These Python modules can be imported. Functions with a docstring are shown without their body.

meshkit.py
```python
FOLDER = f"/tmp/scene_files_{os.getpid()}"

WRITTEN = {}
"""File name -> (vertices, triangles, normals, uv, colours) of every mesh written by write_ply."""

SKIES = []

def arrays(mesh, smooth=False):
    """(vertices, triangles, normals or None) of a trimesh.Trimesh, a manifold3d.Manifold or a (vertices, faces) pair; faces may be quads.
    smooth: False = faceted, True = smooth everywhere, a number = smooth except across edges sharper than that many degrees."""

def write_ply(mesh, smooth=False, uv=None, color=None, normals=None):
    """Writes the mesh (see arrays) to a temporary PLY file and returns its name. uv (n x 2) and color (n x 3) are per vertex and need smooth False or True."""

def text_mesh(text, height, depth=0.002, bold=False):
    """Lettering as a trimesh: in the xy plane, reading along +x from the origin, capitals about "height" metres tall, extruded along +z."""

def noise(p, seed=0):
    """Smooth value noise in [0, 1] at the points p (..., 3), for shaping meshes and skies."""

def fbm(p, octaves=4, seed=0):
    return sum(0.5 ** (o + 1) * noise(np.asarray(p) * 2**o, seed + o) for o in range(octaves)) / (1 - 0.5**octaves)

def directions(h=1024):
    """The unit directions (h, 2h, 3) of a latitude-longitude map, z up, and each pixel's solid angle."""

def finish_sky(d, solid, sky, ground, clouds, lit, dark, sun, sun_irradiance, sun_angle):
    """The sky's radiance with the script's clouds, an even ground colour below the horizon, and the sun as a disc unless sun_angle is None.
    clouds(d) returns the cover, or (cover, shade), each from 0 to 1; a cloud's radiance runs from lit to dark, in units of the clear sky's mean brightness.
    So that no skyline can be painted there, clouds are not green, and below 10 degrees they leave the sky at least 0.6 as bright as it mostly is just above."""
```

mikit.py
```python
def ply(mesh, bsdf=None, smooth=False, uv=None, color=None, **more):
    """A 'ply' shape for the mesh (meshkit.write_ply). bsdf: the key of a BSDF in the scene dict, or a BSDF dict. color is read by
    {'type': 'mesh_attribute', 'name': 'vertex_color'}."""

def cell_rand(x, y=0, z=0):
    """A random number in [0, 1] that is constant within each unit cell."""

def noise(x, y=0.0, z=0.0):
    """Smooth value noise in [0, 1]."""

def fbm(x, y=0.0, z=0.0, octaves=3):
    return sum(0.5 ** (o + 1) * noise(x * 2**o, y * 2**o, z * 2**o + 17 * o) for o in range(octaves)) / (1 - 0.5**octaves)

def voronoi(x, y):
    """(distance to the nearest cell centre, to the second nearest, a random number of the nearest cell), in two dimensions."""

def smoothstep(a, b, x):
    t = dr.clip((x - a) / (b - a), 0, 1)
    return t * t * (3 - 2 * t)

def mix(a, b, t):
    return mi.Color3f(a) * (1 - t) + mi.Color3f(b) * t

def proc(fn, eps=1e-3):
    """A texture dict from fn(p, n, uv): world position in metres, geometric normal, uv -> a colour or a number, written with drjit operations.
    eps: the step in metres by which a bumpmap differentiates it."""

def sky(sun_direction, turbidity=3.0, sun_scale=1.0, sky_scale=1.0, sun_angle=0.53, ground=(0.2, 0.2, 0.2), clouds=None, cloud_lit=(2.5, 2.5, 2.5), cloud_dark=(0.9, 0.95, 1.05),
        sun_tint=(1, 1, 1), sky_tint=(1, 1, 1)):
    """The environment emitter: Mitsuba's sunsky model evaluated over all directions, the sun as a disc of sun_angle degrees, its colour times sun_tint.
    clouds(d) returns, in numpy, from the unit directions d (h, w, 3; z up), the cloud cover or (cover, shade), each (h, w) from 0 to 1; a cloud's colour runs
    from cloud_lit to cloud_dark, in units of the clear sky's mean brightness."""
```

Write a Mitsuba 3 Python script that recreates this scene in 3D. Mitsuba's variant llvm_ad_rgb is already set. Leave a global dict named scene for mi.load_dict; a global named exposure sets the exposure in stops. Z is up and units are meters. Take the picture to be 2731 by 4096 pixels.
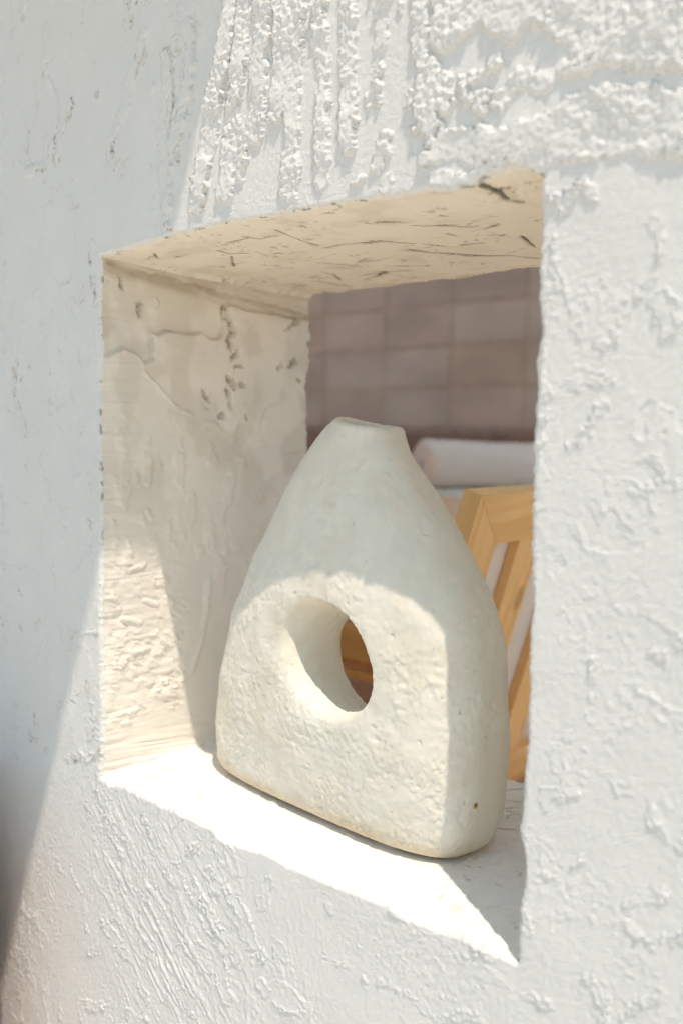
import math
import numpy as np, trimesh, manifold3d as m3d
import mitsuba as mi, drjit as dr
import mikit, meshkit
from mikit import proc, noise, fbm, smoothstep, mix

T = mi.ScalarTransform4f
scene, labels = {}, {}

# ---------------------------------------------------------------- camera, sky, exposure
EYE = np.array([0.8146, -0.5467, 0.3483])
FORWARD, UP = np.array([-0.6663, 0.7417, -0.0762]), np.array([-0.0673, 0.0419, 0.9969])
scene['camera'] = {'type': 'thinlens', 'fov': 39.31, 'fov_axis': 'x', 'near_clip': 0.02, 'far_clip': 200.0,
                   'aperture_radius': 0.0048, 'focus_distance': 0.83,
                   'to_world': T().look_at(origin=EYE.tolist(), target=(EYE + FORWARD).tolist(), up=UP.tolist())}
SUN = np.array([0.843, -0.538, 2.28]); SUN /= np.linalg.norm(SUN)
scene['sky'] = mikit.sky(SUN.tolist(), turbidity=4, sky_scale=1.7, sky_tint=(1.05, 1.07, 0.875), sun_tint=(0.965, 1.0, 1.075))
exposure = 1.36

W, H, DEPTH = 0.4905, 0.52, 0.2957        # the opening in the wall: width, height, depth
GROUND = -1.0

# traced in metres on the wall's own planes: trowel strokes (x, z, half width), patches, the outline of the opening, cracks, pits, ridges
STROKES = [[[0.147,0.55,0.0106],[0.156,0.582,0.0105],[0.166,0.627,0.0104],[0.182,0.677,0.0102],[0.187,0.718,0.0101]],[[0.185,0.555,0.0096],[0.189,0.594,0.0095],[0.197,0.638,0.0094],[0.204,0.685,0.0093],[0.206,0.712,0.0093]],[[0.204,0.566,0.0051],[0.207,0.601,0.005]],[[0.221,0.598,0.0107],[0.225,0.649,0.0106],[0.229,0.706,0.0105]],[[0.247,0.61,0.0104],[0.251,0.653,0.0104],[0.252,0.699,0.0103]],[[0.261,0.543,0.009],[0.263,0.563,0.009],[0.263,0.59,0.0089],[0.265,0.64,0.0089],[0.269,0.695,0.0088]],[[0.296,0.545,0.0074],[0.296,0.574,0.0074],[0.297,0.61,0.0073],[0.293,0.649,0.0073],[0.29,0.689,0.0073]],[[0.322,0.569,0.0082],[0.322,0.595,0.0081],[0.32,0.636,0.0081],[0.319,0.68,0.0081]],[[0.353,0.663,0.0063],[0.352,0.647,0.0063],[0.351,0.633,0.0063]],[[0.343,0.593,0.0045],[0.348,0.605,0.0044],[0.351,0.616,0.0044]],[[0.342,0.598,0.0038],[0.35,0.594,0.0038]],[[0.349,0.547,0.0057],[0.357,0.557,0.0057],[0.358,0.563,0.0057]],[[0.332,0.537,0.0042],[0.336,0.541,0.0042]],[[0.358,0.529,0.0041],[0.363,0.536,0.0041]],[[0.387,0.657,0.0076],[0.389,0.637,0.0076],[0.388,0.622,0.0076]],[[0.396,0.606,0.01],[0.393,0.589,0.01],[0.399,0.567,0.01]],[[0.408,0.594,0.0072],[0.41,0.579,0.0072]],[[0.385,0.592,0.0043],[0.382,0.585,0.0043]],[[0.388,0.566,0.0043],[0.397,0.572,0.0043]],[[0.428,0.591,0.005],[0.442,0.592,0.0049],[0.453,0.598,0.0049]],[[0.432,0.579,0.0044],[0.444,0.576,0.0043]],[[0.443,0.568,0.0035],[0.439,0.575,0.0035]],[[0.456,0.572,0.0066],[0.466,0.579,0.0065],[0.472,0.583,0.0065]],[[0.483,0.577,0.0061],[0.49,0.577,0.0061]],[[0.5,0.583,0.0038],[0.513,0.577,0.0038],[0.523,0.579,0.0037]],[[0.395,0.544,0.0046],[0.406,0.546,0.0045],[0.421,0.545,0.0045],[0.439,0.535,0.0044]],[[0.405,0.529,0.0061],[0.427,0.523,0.0059],[0.441,0.525,0.0058]],[[0.448,0.528,0.0035],[0.471,0.53,0.0034],[0.491,0.521,0.0033]],[[0.493,0.511,0.0042],[0.499,0.504,0.0041],[0.505,0.5,0.0041]],[[0.51,0.505,0.0038],[0.522,0.504,0.0038],[0.528,0.494,0.0037]],[[0.531,0.522,0.0024],[0.546,0.524,0.0023],[0.56,0.52,0.0023],[0.584,0.515,0.0022]],[[0.497,0.475,0.0017],[0.501,0.458,0.0017],[0.51,0.436,0.0016],[0.52,0.416,0.0016],[0.532,0.408,0.0016],[0.543,0.41,0.0016],[0.546,0.423,0.0016]],[[0.492,0.476,0.0025],[0.495,0.437,0.0025],[0.495,0.409,0.0025],[0.497,0.381,0.0025],[0.496,0.353,0.0025],[0.496,0.311,0.0025]],[[0.565,0.482,0.002],[0.571,0.456,0.002],[0.556,0.435,0.0021],[0.545,0.436,0.0021]],[[0.572,0.433,0.0077],[0.578,0.42,0.0076]],[[0.521,0.397,0.0022],[0.542,0.389,0.0021],[0.512,0.387,0.0022]],[[0.517,0.346,0.0022],[0.528,0.359,0.0022],[0.539,0.373,0.0021]],[[0.561,0.339,0.0026],[0.572,0.342,0.0026],[0.58,0.329,0.0026],[0.588,0.327,0.0025]],[[0.545,0.322,0.0035],[0.559,0.323,0.0034],[0.57,0.318,0.0034],[0.573,0.311,0.0034]],[[0.571,0.25,0.0029],[0.582,0.244,0.0028],[0.593,0.232,0.0028]],[[0.574,0.227,0.0034],[0.586,0.221,0.0034]],[[0.538,0.212,0.0011],[0.538,0.19,0.0011],[0.535,0.178,0.0011]],[[0.522,0.17,0.0031],[0.524,0.162,0.0031]],[[0.558,0.169,0.0032],[0.565,0.182,0.0032],[0.573,0.197,0.0032]],[[0.579,0.193,0.0042],[0.587,0.187,0.0042],[0.599,0.189,0.0041]],[[0.547,0.145,0.0022],[0.553,0.141,0.0022],[0.565,0.135,0.0021],[0.567,0.144,0.0021]],[[0.51,0.115,0.0051],[0.52,0.126,0.0051],[0.529,0.137,0.005],[0.536,0.15,0.005]],[[0.507,0.065,0.0017],[0.517,0.065,0.0017],[0.526,0.073,0.0017],[0.535,0.081,0.0017]],[[0.579,0.134,0.0026],[0.582,0.121,0.0026],[0.594,0.111,0.0026],[0.603,0.111,0.0026]],[[0.568,0.064,0.0046],[0.579,0.074,0.0045],[0.59,0.075,0.0045]],[[0.572,0.052,0.0035],[0.58,0.047,0.0035],[0.597,0.053,0.0034],[0.606,0.059,0.0034]],[[0.501,-0.023,0.0026],[0.517,-0.022,0.0026]],[[0.547,0.005,0.0033],[0.554,-0.004,0.0033],[0.56,-0.018,0.0033]],[[0.569,-0.009,0.0038],[0.582,0.008,0.0037],[0.593,0.016,0.0037]],[[0.512,0.149,0.0007],[0.516,0.153,0.0007],[0.523,0.141,0.0007],[0.531,0.125,0.0007]],[[0.512,0.149,0.0007],[0.518,0.134,0.0007],[0.527,0.122,0.0007]],[[0.001,-0.017,0.0053],[0.02,-0.039,0.0053],[0.054,-0.055,0.0052],[0.068,-0.073,0.0051]],[[-0.022,-0.037,0.0036],[-0.01,-0.057,0.0036]],[[0.009,-0.037,0.0035],[0.039,-0.069,0.0035],[0.061,-0.093,0.0034]],[[0.075,-0.023,0.0038],[0.096,-0.038,0.0037],[0.102,-0.053,0.0037]],[[0.054,-0.082,0.0095],[0.096,-0.103,0.0092],[0.123,-0.127,0.009]],[[0.089,-0.066,0.0109],[0.123,-0.085,0.0107],[0.149,-0.113,0.0105],[0.174,-0.133,0.0103]],[[0.122,-0.059,0.0098],[0.149,-0.092,0.0097],[0.186,-0.12,0.0094],[0.198,-0.151,0.0093]],[[0.172,-0.045,0.0067],[0.179,-0.053,0.0067],[0.185,-0.053,0.0066]],[[0.141,-0.037,0.0028],[0.151,-0.028,0.0028],[0.16,-0.021,0.0028]],[[0.196,-0.051,0.0046],[0.22,-0.067,0.0046],[0.242,-0.097,0.0045]],[[0.154,-0.061,0.0048],[0.185,-0.091,0.0047],[0.209,-0.11,0.0046]],[[0.214,-0.077,0.0065],[0.231,-0.09,0.0064]],[[0.263,-0.081,0.0073],[0.269,-0.087,0.0073]],[[0.241,-0.051,0.0052],[0.252,-0.029,0.0052]],[[0.243,-0.121,0.0041],[0.248,-0.126,0.0041]],[[0.017,-0.154,0.0076],[0.029,-0.163,0.0075],[0.047,-0.172,0.0074]],[[0.006,-0.153,0.0031],[0.032,-0.139,0.0031],[0.04,-0.145,0.0031]],[[0.076,-0.15,0.0081],[0.09,-0.157,0.008]],[[-0.018,-0.195,0.0032],[0.006,-0.176,0.0031]],[[-0.03,-0.272,0.0046],[-0.038,-0.261,0.0046],[0.01,-0.24,0.0045]],[[0.069,-0.192,0.0056],[0.08,-0.201,0.0055]],[[0.143,-0.174,0.0106],[0.175,-0.19,0.0103]],[[0.055,-0.234,0.007],[0.084,-0.231,0.0068]],[[-0.154,-0.196,0.0025],[-0.135,-0.2,0.0025]],[[-0.164,-0.242,0.0035],[-0.145,-0.255,0.0035],[-0.126,-0.278,0.0034]],[[-0.089,-0.122,0.0019],[-0.063,-0.125,0.0019]],[[-0.055,-0.113,0.0016],[-0.03,-0.138,0.0016],[-0.022,-0.168,0.0016]],[[0.33,-0.067,0.0014],[0.344,-0.067,0.0014],[0.36,-0.072,0.0013],[0.382,-0.065,0.0013],[0.401,-0.064,0.0013],[0.417,-0.07,0.0013]],[[0.313,-0.069,0.0014],[0.323,-0.067,0.0014],[0.33,-0.067,0.0014]],[[0.295,-0.125,0.0014],[0.265,-0.135,0.0015],[0.259,-0.129,0.0015]],[[0.454,-0.003,0.0028],[0.462,-0.006,0.0027],[0.48,-0.004,0.0027]],[[0.451,-0.015,0.0018],[0.452,-0.016,0.0018]],[[0.386,-0.004,0.0023],[0.392,-0.006,0.0023]],[[0.492,0.032,0.0038],[0.5,0.022,0.0038]],[[0.427,-0.074,0.0029],[0.449,-0.058,0.0028],[0.464,-0.055,0.0027]],[[-0.063,0.004,0.0037],[-0.047,0.01,0.0037],[-0.022,0.012,0.0036],[-0.001,0.026,0.0035]],[[-0.023,0.087,0.0031],[-0.013,0.062,0.0031],[-0.019,0.033,0.0031]],[[0.067,0.714,0.0056],[0.061,0.696,0.0056],[0.047,0.679,0.0057],[0.041,0.653,0.0057],[0.03,0.647,0.0058],[0.013,0.626,0.0059],[0.013,0.598,0.0059]],[[0.1,0.686,0.0078],[0.106,0.651,0.0078],[0.097,0.622,0.0079],[0.101,0.583,0.0079],[0.104,0.556,0.0079]],[[0.13,0.705,0.0084],[0.137,0.67,0.0083],[0.125,0.632,0.0085],[0.113,0.608,0.0086]],[[-0.096,0.764,0.0054],[-0.104,0.727,0.0054],[-0.08,0.678,0.0053],[-0.092,0.628,0.0054],[-0.139,0.623,0.0056]],[[-0.052,0.677,0.0035],[-0.071,0.655,0.0035],[-0.08,0.626,0.0036]],[[-0.149,0.463,0.0033],[-0.168,0.392,0.0034],[-0.141,0.345,0.0033]],[[-0.032,0.477,0.0026],[-0.016,0.45,0.0026],[-0.02,0.42,0.0026]],[[-0.088,0.445,0.0023],[-0.072,0.422,0.0023]],[[-0.055,0.196,0.0018],[-0.008,0.237,0.0018]],[[-0.2,0.129,0.002],[-0.089,0.136,0.0019],[-0.007,0.146,0.0018]],[[-0.156,0.78,0.0046],[-0.138,0.802,0.0046]],[[0.047,0.73,0.0032],[0.053,0.748,0.0032]],[[-0.016,0.535,0.0026],[-0.013,0.501,0.0026],[-0.007,0.475,0.0026]]]
PATCHES = [[[0.396,0.661],[0.579,0.608],[0.582,0.561],[0.561,0.567],[0.524,0.577],[0.5,0.596],[0.488,0.609],[0.472,0.616],[0.466,0.604],[0.458,0.611],[0.447,0.619],[0.439,0.625],[0.432,0.623],[0.423,0.618],[0.416,0.615],[0.405,0.614],[0.397,0.623]],[[0.501,0.56],[0.516,0.563],[0.53,0.567],[0.542,0.562],[0.582,0.553],[0.584,0.516],[0.555,0.523],[0.53,0.522],[0.503,0.525],[0.491,0.523],[0.451,0.532],[0.43,0.541],[0.408,0.546],[0.392,0.556],[0.407,0.562],[0.433,0.56],[0.457,0.553],[0.48,0.556]]]
EDGE_TOP = [[0.0,0.0016],[0.069,0.0052],[0.114,0.0087],[0.139,0.0087],[0.185,0.0105],[0.228,0.0082],[0.278,0.0082],[0.324,0.0068],[0.366,0.0043],[0.39,0.0038],[0.42,0.0001],[0.438,0.0008],[0.444,0.0045],[0.458,0.0071],[0.474,0.0063],[0.486,0.001]]
EDGE_BOTTOM = [[0.002,-0.0001],[0.017,-0.0047],[0.044,0.0015],[0.073,-0.0007],[0.179,-0.0027],[0.185,-0.0093],[0.209,-0.0088],[0.248,-0.0034],[0.27,-0.0063],[0.316,-0.0051],[0.38,-0.0017],[0.395,-0.0057],[0.423,-0.0055],[0.454,-0.0003],[0.472,-0.003],[0.489,-0.0034]]
EDGE_RIGHT = [[-0.001,0.0014],[0.016,0.0013],[0.038,0.0021],[0.06,0.0046],[0.074,0.0026],[0.088,-0.002],[0.104,0.0007],[0.127,0.0007],[0.152,0.0027],[0.193,0.0016],[0.216,0.001],[0.248,0.0029],[0.276,-0.0003],[0.311,-0.0004],[0.353,-0.0016],[0.382,-0.0005],[0.401,-0.0017],[0.42,0.0017],[0.437,-0.0019],[0.465,-0.0015],[0.509,-0.0024],[0.52,-0.002]]
EDGE_LEFT = [[-0.0,0.0019],[0.039,0.0055],[0.083,0.0038],[0.15,0.0011],[0.216,0.0023],[0.303,0.0004],[0.347,-0.0021],[0.39,-0.0038],[0.432,0.0005],[0.466,-0.0026],[0.5,0.0009],[0.522,-0.0014]]
CRACKS = [[[0.4393,0.0041,0.0015],[0.4393,0.0266,0.0015],[0.4359,0.0438,0.0015],[0.4401,0.0567,0.0016]],[[0.2672,0.1471,0.0018],[0.2745,0.1614,0.0018],[0.287,0.1795,0.0018],[0.3081,0.2078,0.0018],[0.3319,0.2167,0.0018]],[[0.3319,0.2167,0.0006],[0.3422,0.2455,0.0006]],[[0.2116,0.0325,0.0015],[0.2096,0.0487,0.0015],[0.2064,0.0693,0.0015],[0.2072,0.0887,0.0016]],[[0.2066,0.0999,0.0008],[0.2306,0.0982,0.0008],[0.2713,0.1033,0.0008],[0.2879,0.1271,0.0008]],[[0.3262,0.0716,0.0004],[0.3336,0.0801,0.0004],[0.3508,0.0875,0.0004],[0.3613,0.1076,0.0004]],[[0.3758,0.0412,0.0007],[0.3806,0.0439,0.0007]],[[0.3675,0.057,0.0008],[0.3694,0.0612,0.0008]],[[0.3348,0.1129,0.0009],[0.3361,0.1226,0.0009]],[[0.3189,0.1555,0.0006],[0.3388,0.1578,0.0006]],[[0.3801,0.1535,0.0005],[0.3651,0.2008,0.0005]],[[0.2963,0.1392,0.0008],[0.3031,0.1502,0.0008]],[[0.1252,0.1835,0.0009],[0.1272,0.1975,0.0009],[0.1097,0.2277,0.0009]],[[0.1302,0.2445,0.0014],[0.1583,0.2344,0.0014],[0.179,0.2208,0.0013],[0.2044,0.2261,0.0013]],[[0.1731,0.2512,0.0009],[0.1692,0.2712,0.0009]],[[0.1922,0.3259,0.0019],[0.2132,0.319,0.0019],[0.2306,0.3132,0.0018]],[[0.2646,0.3077,0.0013],[0.2764,0.3056,0.0013]],[[0.1582,0.1433,0.0006],[0.1751,0.1631,0.0006],[0.178,0.1861,0.0006]],[[0.171,0.0326,0.0005],[0.1769,0.0461,0.0005],[0.1996,0.0458,0.0005]],[[0.1131,0.0518,0.0005],[0.1128,0.0673,0.0005],[0.1313,0.0752,0.0005]],[[0.078,0.2199,0.0006],[0.0869,0.2472,0.0006],[0.0894,0.2708,0.0006]],[[0.1998,0.1954,0.0004],[0.2384,0.219,0.0004]],[[0.1065,0.0761,0.0008],[0.071,0.1093,0.0009]],[[0.0526,0.0242,0.0006],[0.0362,0.0406,0.0006]],[[0.0558,0.0473,0.0005],[0.075,0.0469,0.0005]],[[0.1385,0.0397,0.0006],[0.1703,0.0382,0.0005]],[[0.1395,0.0819,0.0006],[0.1446,0.099,0.0006]],[[0.308,0.0531,0.0003],[0.3254,0.0608,0.0003]],[[0.3678,0.1176,0.0003],[0.3857,0.1101,0.0003]],[[0.4343,0.0228,0.0003],[0.4476,0.0252,0.0003]]]
PITS = [[[0.1636,0.4895,0.0048],[0.1726,0.4721,0.0049],[0.1705,0.4497,0.0049]],[[0.1683,0.431,0.0024],[0.1806,0.4431,0.0024]],[[0.1771,0.4275,0.0021],[0.1872,0.4268,0.0021]],[[0.2565,0.4743,0.0026],[0.2736,0.4883,0.0026]],[[0.2439,0.4284,0.0024],[0.2492,0.4334,0.0024]],[[0.2604,0.4319,0.0016],[0.2715,0.4396,0.0016]],[[0.1687,0.4106,0.0049],[0.1775,0.4065,0.0049]],[[0.1676,0.3994,0.0034],[0.173,0.3791,0.0034]],[[0.1327,0.3958,0.0016],[0.1381,0.3824,0.0017]],[[0.1863,0.407,0.0015],[0.1876,0.4061,0.0015]],[[0.051,0.48,0.0014],[0.0541,0.482,0.0014]],[[0.05,0.4723,0.0012],[0.0531,0.4726,0.0012]],[[0.0264,0.5052,0.0012],[0.0278,0.4971,0.0012]],[[0.2938,0.4644,0.0016],[0.2933,0.4603,0.0016]],[[0.2777,0.4181,0.0016],[0.2806,0.4163,0.0016]],[[0.1947,0.3704,0.0013],[0.196,0.3695,0.0013]],[[0.138,0.3577,0.0015],[0.1385,0.354,0.0015]],[[0.1546,0.371,0.0017],[0.1619,0.3731,0.0017]]]
RIDGES = [[[0.1332,0.363,0.0016],[0.1475,0.3616,0.0017],[0.1623,0.3498,0.0017],[0.1772,0.3529,0.0017]],[[0.249,0.3286,0.002],[0.2629,0.3316,0.002],[0.2828,0.3338,0.002]],[[0.2518,0.3286,0.0018],[0.2507,0.3147,0.0018]],[[0.0526,0.4122,0.0017],[0.0696,0.3995,0.0017],[0.0962,0.3762,0.0018],[0.119,0.3699,0.0018]],[[0.0041,0.4222,0.0012],[0.0159,0.428,0.0012],[0.0258,0.4347,0.0012],[0.0441,0.4303,0.0012],[0.0525,0.4156,0.0012]],[[0.0625,0.4881,0.0012],[0.0688,0.4897,0.0012],[0.0742,0.4844,0.0012],[0.0668,0.4793,0.0012]],[[0.0161,0.3782,0.001],[0.0342,0.3806,0.001]],[[0.213,0.3652,0.0014],[0.2232,0.3849,0.0014],[0.2475,0.3918,0.0014]],[[0.0368,0.2084,0.0031],[0.0531,0.2115,0.0032]],[[0.0534,0.1748,0.0027],[0.0703,0.1682,0.0028]],[[0.0263,0.1597,0.0027],[0.0481,0.1524,0.0027]],[[0.0706,0.1401,0.0028],[0.0822,0.1243,0.0028]],[[0.0104,0.1929,0.0031],[0.021,0.1694,0.0031]],[[0.0373,0.1217,0.0027],[0.0594,0.123,0.0028]],[[0.1063,0.082,0.0033],[0.1184,0.0897,0.0034],[0.1303,0.1172,0.0034],[0.1362,0.1459,0.0034],[0.1418,0.1894,0.0034]],[[0.0215,0.0603,0.0027],[0.0432,0.0606,0.0027]],[[0.0367,0.222,0.0022],[0.0312,0.2404,0.0022]]]
SLAB = [[-0.0001,0.5169],[0.2929,0.4973],[0.2931,0.4913],[0.2052,0.4905],[0.1697,0.4939],[0.1624,0.4893],[0.1609,0.4635],[0.1533,0.4546],[0.1413,0.4544],[0.1271,0.4585],[0.1088,0.4559],[0.0864,0.4572],[0.0692,0.4516],[0.0628,0.4541],[0.064,0.4267],[0.0546,0.4209],[0.0441,0.4286],[0.0268,0.4348],[0.0139,0.4279],[0.0003,0.4219]]
SILL_CRACKS = [[[0.3162,0.2649,0.0011],[0.3245,0.2785,0.0011]],[[0.3329,0.2407,0.0011],[0.3441,0.2472,0.0011]],[[0.3509,0.201,0.0008],[0.3597,0.2186,0.0008]],[[0.3602,0.1792,0.0008],[0.3741,0.1863,0.0008]],[[0.3405,0.2172,0.0006],[0.3511,0.231,0.0006]]]
# ---------------------------------------------------------------- helpers
def n3(x, y, z=0.0, seed=0):
    return meshkit.noise(np.stack(np.broadcast_arrays(x, y, z), -1), seed)


def f3(x, y, z=0.0, octaves=3, seed=0):
    return meshkit.fbm(np.stack(np.broadcast_arrays(x, y, z), -1), octaves, seed)


def sstep(a, b, x):
    t = np.clip((x - a) / (b - a), 0, 1)
    return t * t * (3 - 2 * t)


def add(key, mesh, bsdf, smooth=False, color=None, **tags):
    scene[key] = mikit.ply(mesh, bsdf, smooth=smooth, color=color)
    if tags:
        tag(key, **tags)


def tag(key, label=None, category=None, group=None, kind=None):
    d = {k: v for k, v in dict(label=label, category=category, group=group, kind=kind).items() if v}
    labels[key] = {**labels.get(key, {}), **d}


def add_raw(key, v, f, bsdf, normals, color):
    path = meshkit.write_ply(trimesh.Trimesh(v, f, process=False), True, None, color, normals)
    scene[key] = {'type': 'ply', 'filename': path, 'face_normals': False, 'bsdf': {'type': 'ref', 'id': bsdf}}


def vertex_normals(v, f):
    n = np.zeros_like(v)
    c = np.cross(v[f[:, 1]] - v[f[:, 0]], v[f[:, 2]] - v[f[:, 0]])
    for k in range(3):
        for a in range(3):
            n[:, a] += np.bincount(f[:, k], c[:, a], len(v))
    return n / np.maximum(np.linalg.norm(n, axis=1, keepdims=True), 1e-12)


def used(v, f, *more):
    keep, inv = np.unique(f, return_inverse=True)
    return (v[keep], inv.reshape(f.shape), *[m[keep] for m in more])


def capsules(px, pz, strokes, out, reach=0.016):
    """Signed distance (metres) from the points to strokes, each a polyline of (x, z, radius); lower values are kept in out."""
    for st in strokes:
        st = np.asarray(st, float)
        m = st[:, 2].max() + reach
        win = np.nonzero((px > st[:, 0].min() - m) & (px < st[:, 0].max() + m) & (pz > st[:, 1].min() - m) & (pz < st[:, 1].max() + m))[0]
        x, z = px[win], pz[win]
        for a, b in zip(st[:-1], st[1:]):
            d = b[:2] - a[:2]
            t = np.clip(((x - a[0]) * d[0] + (z - a[1]) * d[1]) / max(d @ d, 1e-12), 0, 1)
            s = np.hypot(x - a[0] - t * d[0], z - a[1] - t * d[1]) - (a[2] + t * (b[2] - a[2]))
            out[win] = np.minimum(out[win], s)
    return out


def polygon(px, pz, poly, out, reach=0.016):
    poly = np.asarray(poly, float)
    win = np.nonzero((px > poly[:, 0].min() - reach) & (px < poly[:, 0].max() + reach) & (pz > poly[:, 1].min() - reach) & (pz < poly[:, 1].max() + reach))[0]
    x, z = px[win], pz[win]
    inside, dist = np.zeros(len(win), bool), np.full(len(win), 9.0)
    for a, b in zip(poly, np.roll(poly, -1, 0)):
        d = b - a
        t = np.clip(((x - a[0]) * d[0] + (z - a[1]) * d[1]) / max(d @ d, 1e-12), 0, 1)
        dist = np.minimum(dist, np.hypot(x - a[0] - t * d[0], z - a[1] - t * d[1]))
        if a[1] != b[1]:
            inside ^= ((a[1] > z) != (b[1] > z)) & (x < a[0] + (z - a[1]) / (b[1] - a[1]) * d[0])
    out[win] = np.minimum(out[win], np.where(inside, -dist, dist))
    return out


def box(lo, hi, bevel=0.0):
    lo, hi = np.array(lo, float), np.array(hi, float)
    if not bevel:
        return trimesh.creation.box(bounds=[lo, hi])
    pts = []
    for c in np.ndindex(2, 2, 2):
        p = np.where(np.array(c) > 0, hi, lo)
        q = np.where(np.array(c) > 0, -1, 1) * bevel
        for k in range(3):
            e = q.copy(); e[k] = 0
            pts.append(p + e)
    return trimesh.convex.convex_hull(np.array(pts))


def framed(mesh, o, e1, e2, e3):
    m = np.eye(4); m[:3, 0], m[:3, 1], m[:3, 2], m[:3, 3] = e1, e2, e3, o
    mesh = mesh.copy(); mesh.apply_transform(m)
    return mesh


# ---------------------------------------------------------------- materials
VC = {'type': 'mesh_attribute', 'name': 'vertex_color'}
scene['plaster_paint'] = {'type': 'bumpmap', 'arbitrary': proc(lambda p, n, uv: 0.00060 * fbm(p.x * 900, p.y * 900, p.z * 900, 2), eps=2e-4), 'scale': 1.0,
                          'nested_bsdf': {'type': 'diffuse', 'reflectance': VC}}
scene['paper_pulp'] = {'type': 'bumpmap', 'arbitrary': proc(lambda p, n, uv: 0.00022 * fbm(p.x * 620, p.y * 620, p.z * 420, 2), eps=3e-4), 'scale': 1.0,
                       'nested_bsdf': {'type': 'diffuse', 'reflectance': VC}}


def wood(a, b, c):
    """Pine: b runs along the grain."""
    wob = 0.5 * noise(a * 12, b * 5, c * 12)
    ring = noise(a * 75 + 6 * wob, b * 4, c * 75 + 6 * wob)
    fine = noise(a * 420, b * 16, c * 420)
    knot = smoothstep(0.80, 0.92, noise(a * 28 + 7, b * 14, c * 28))
    col = mix((0.92, 0.60, 0.28), (0.76, 0.43, 0.16), smoothstep(0.30, 0.85, ring) * 0.5 + fine * 0.25)
    return mix(col, (0.42, 0.21, 0.08), knot * 0.6)


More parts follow.
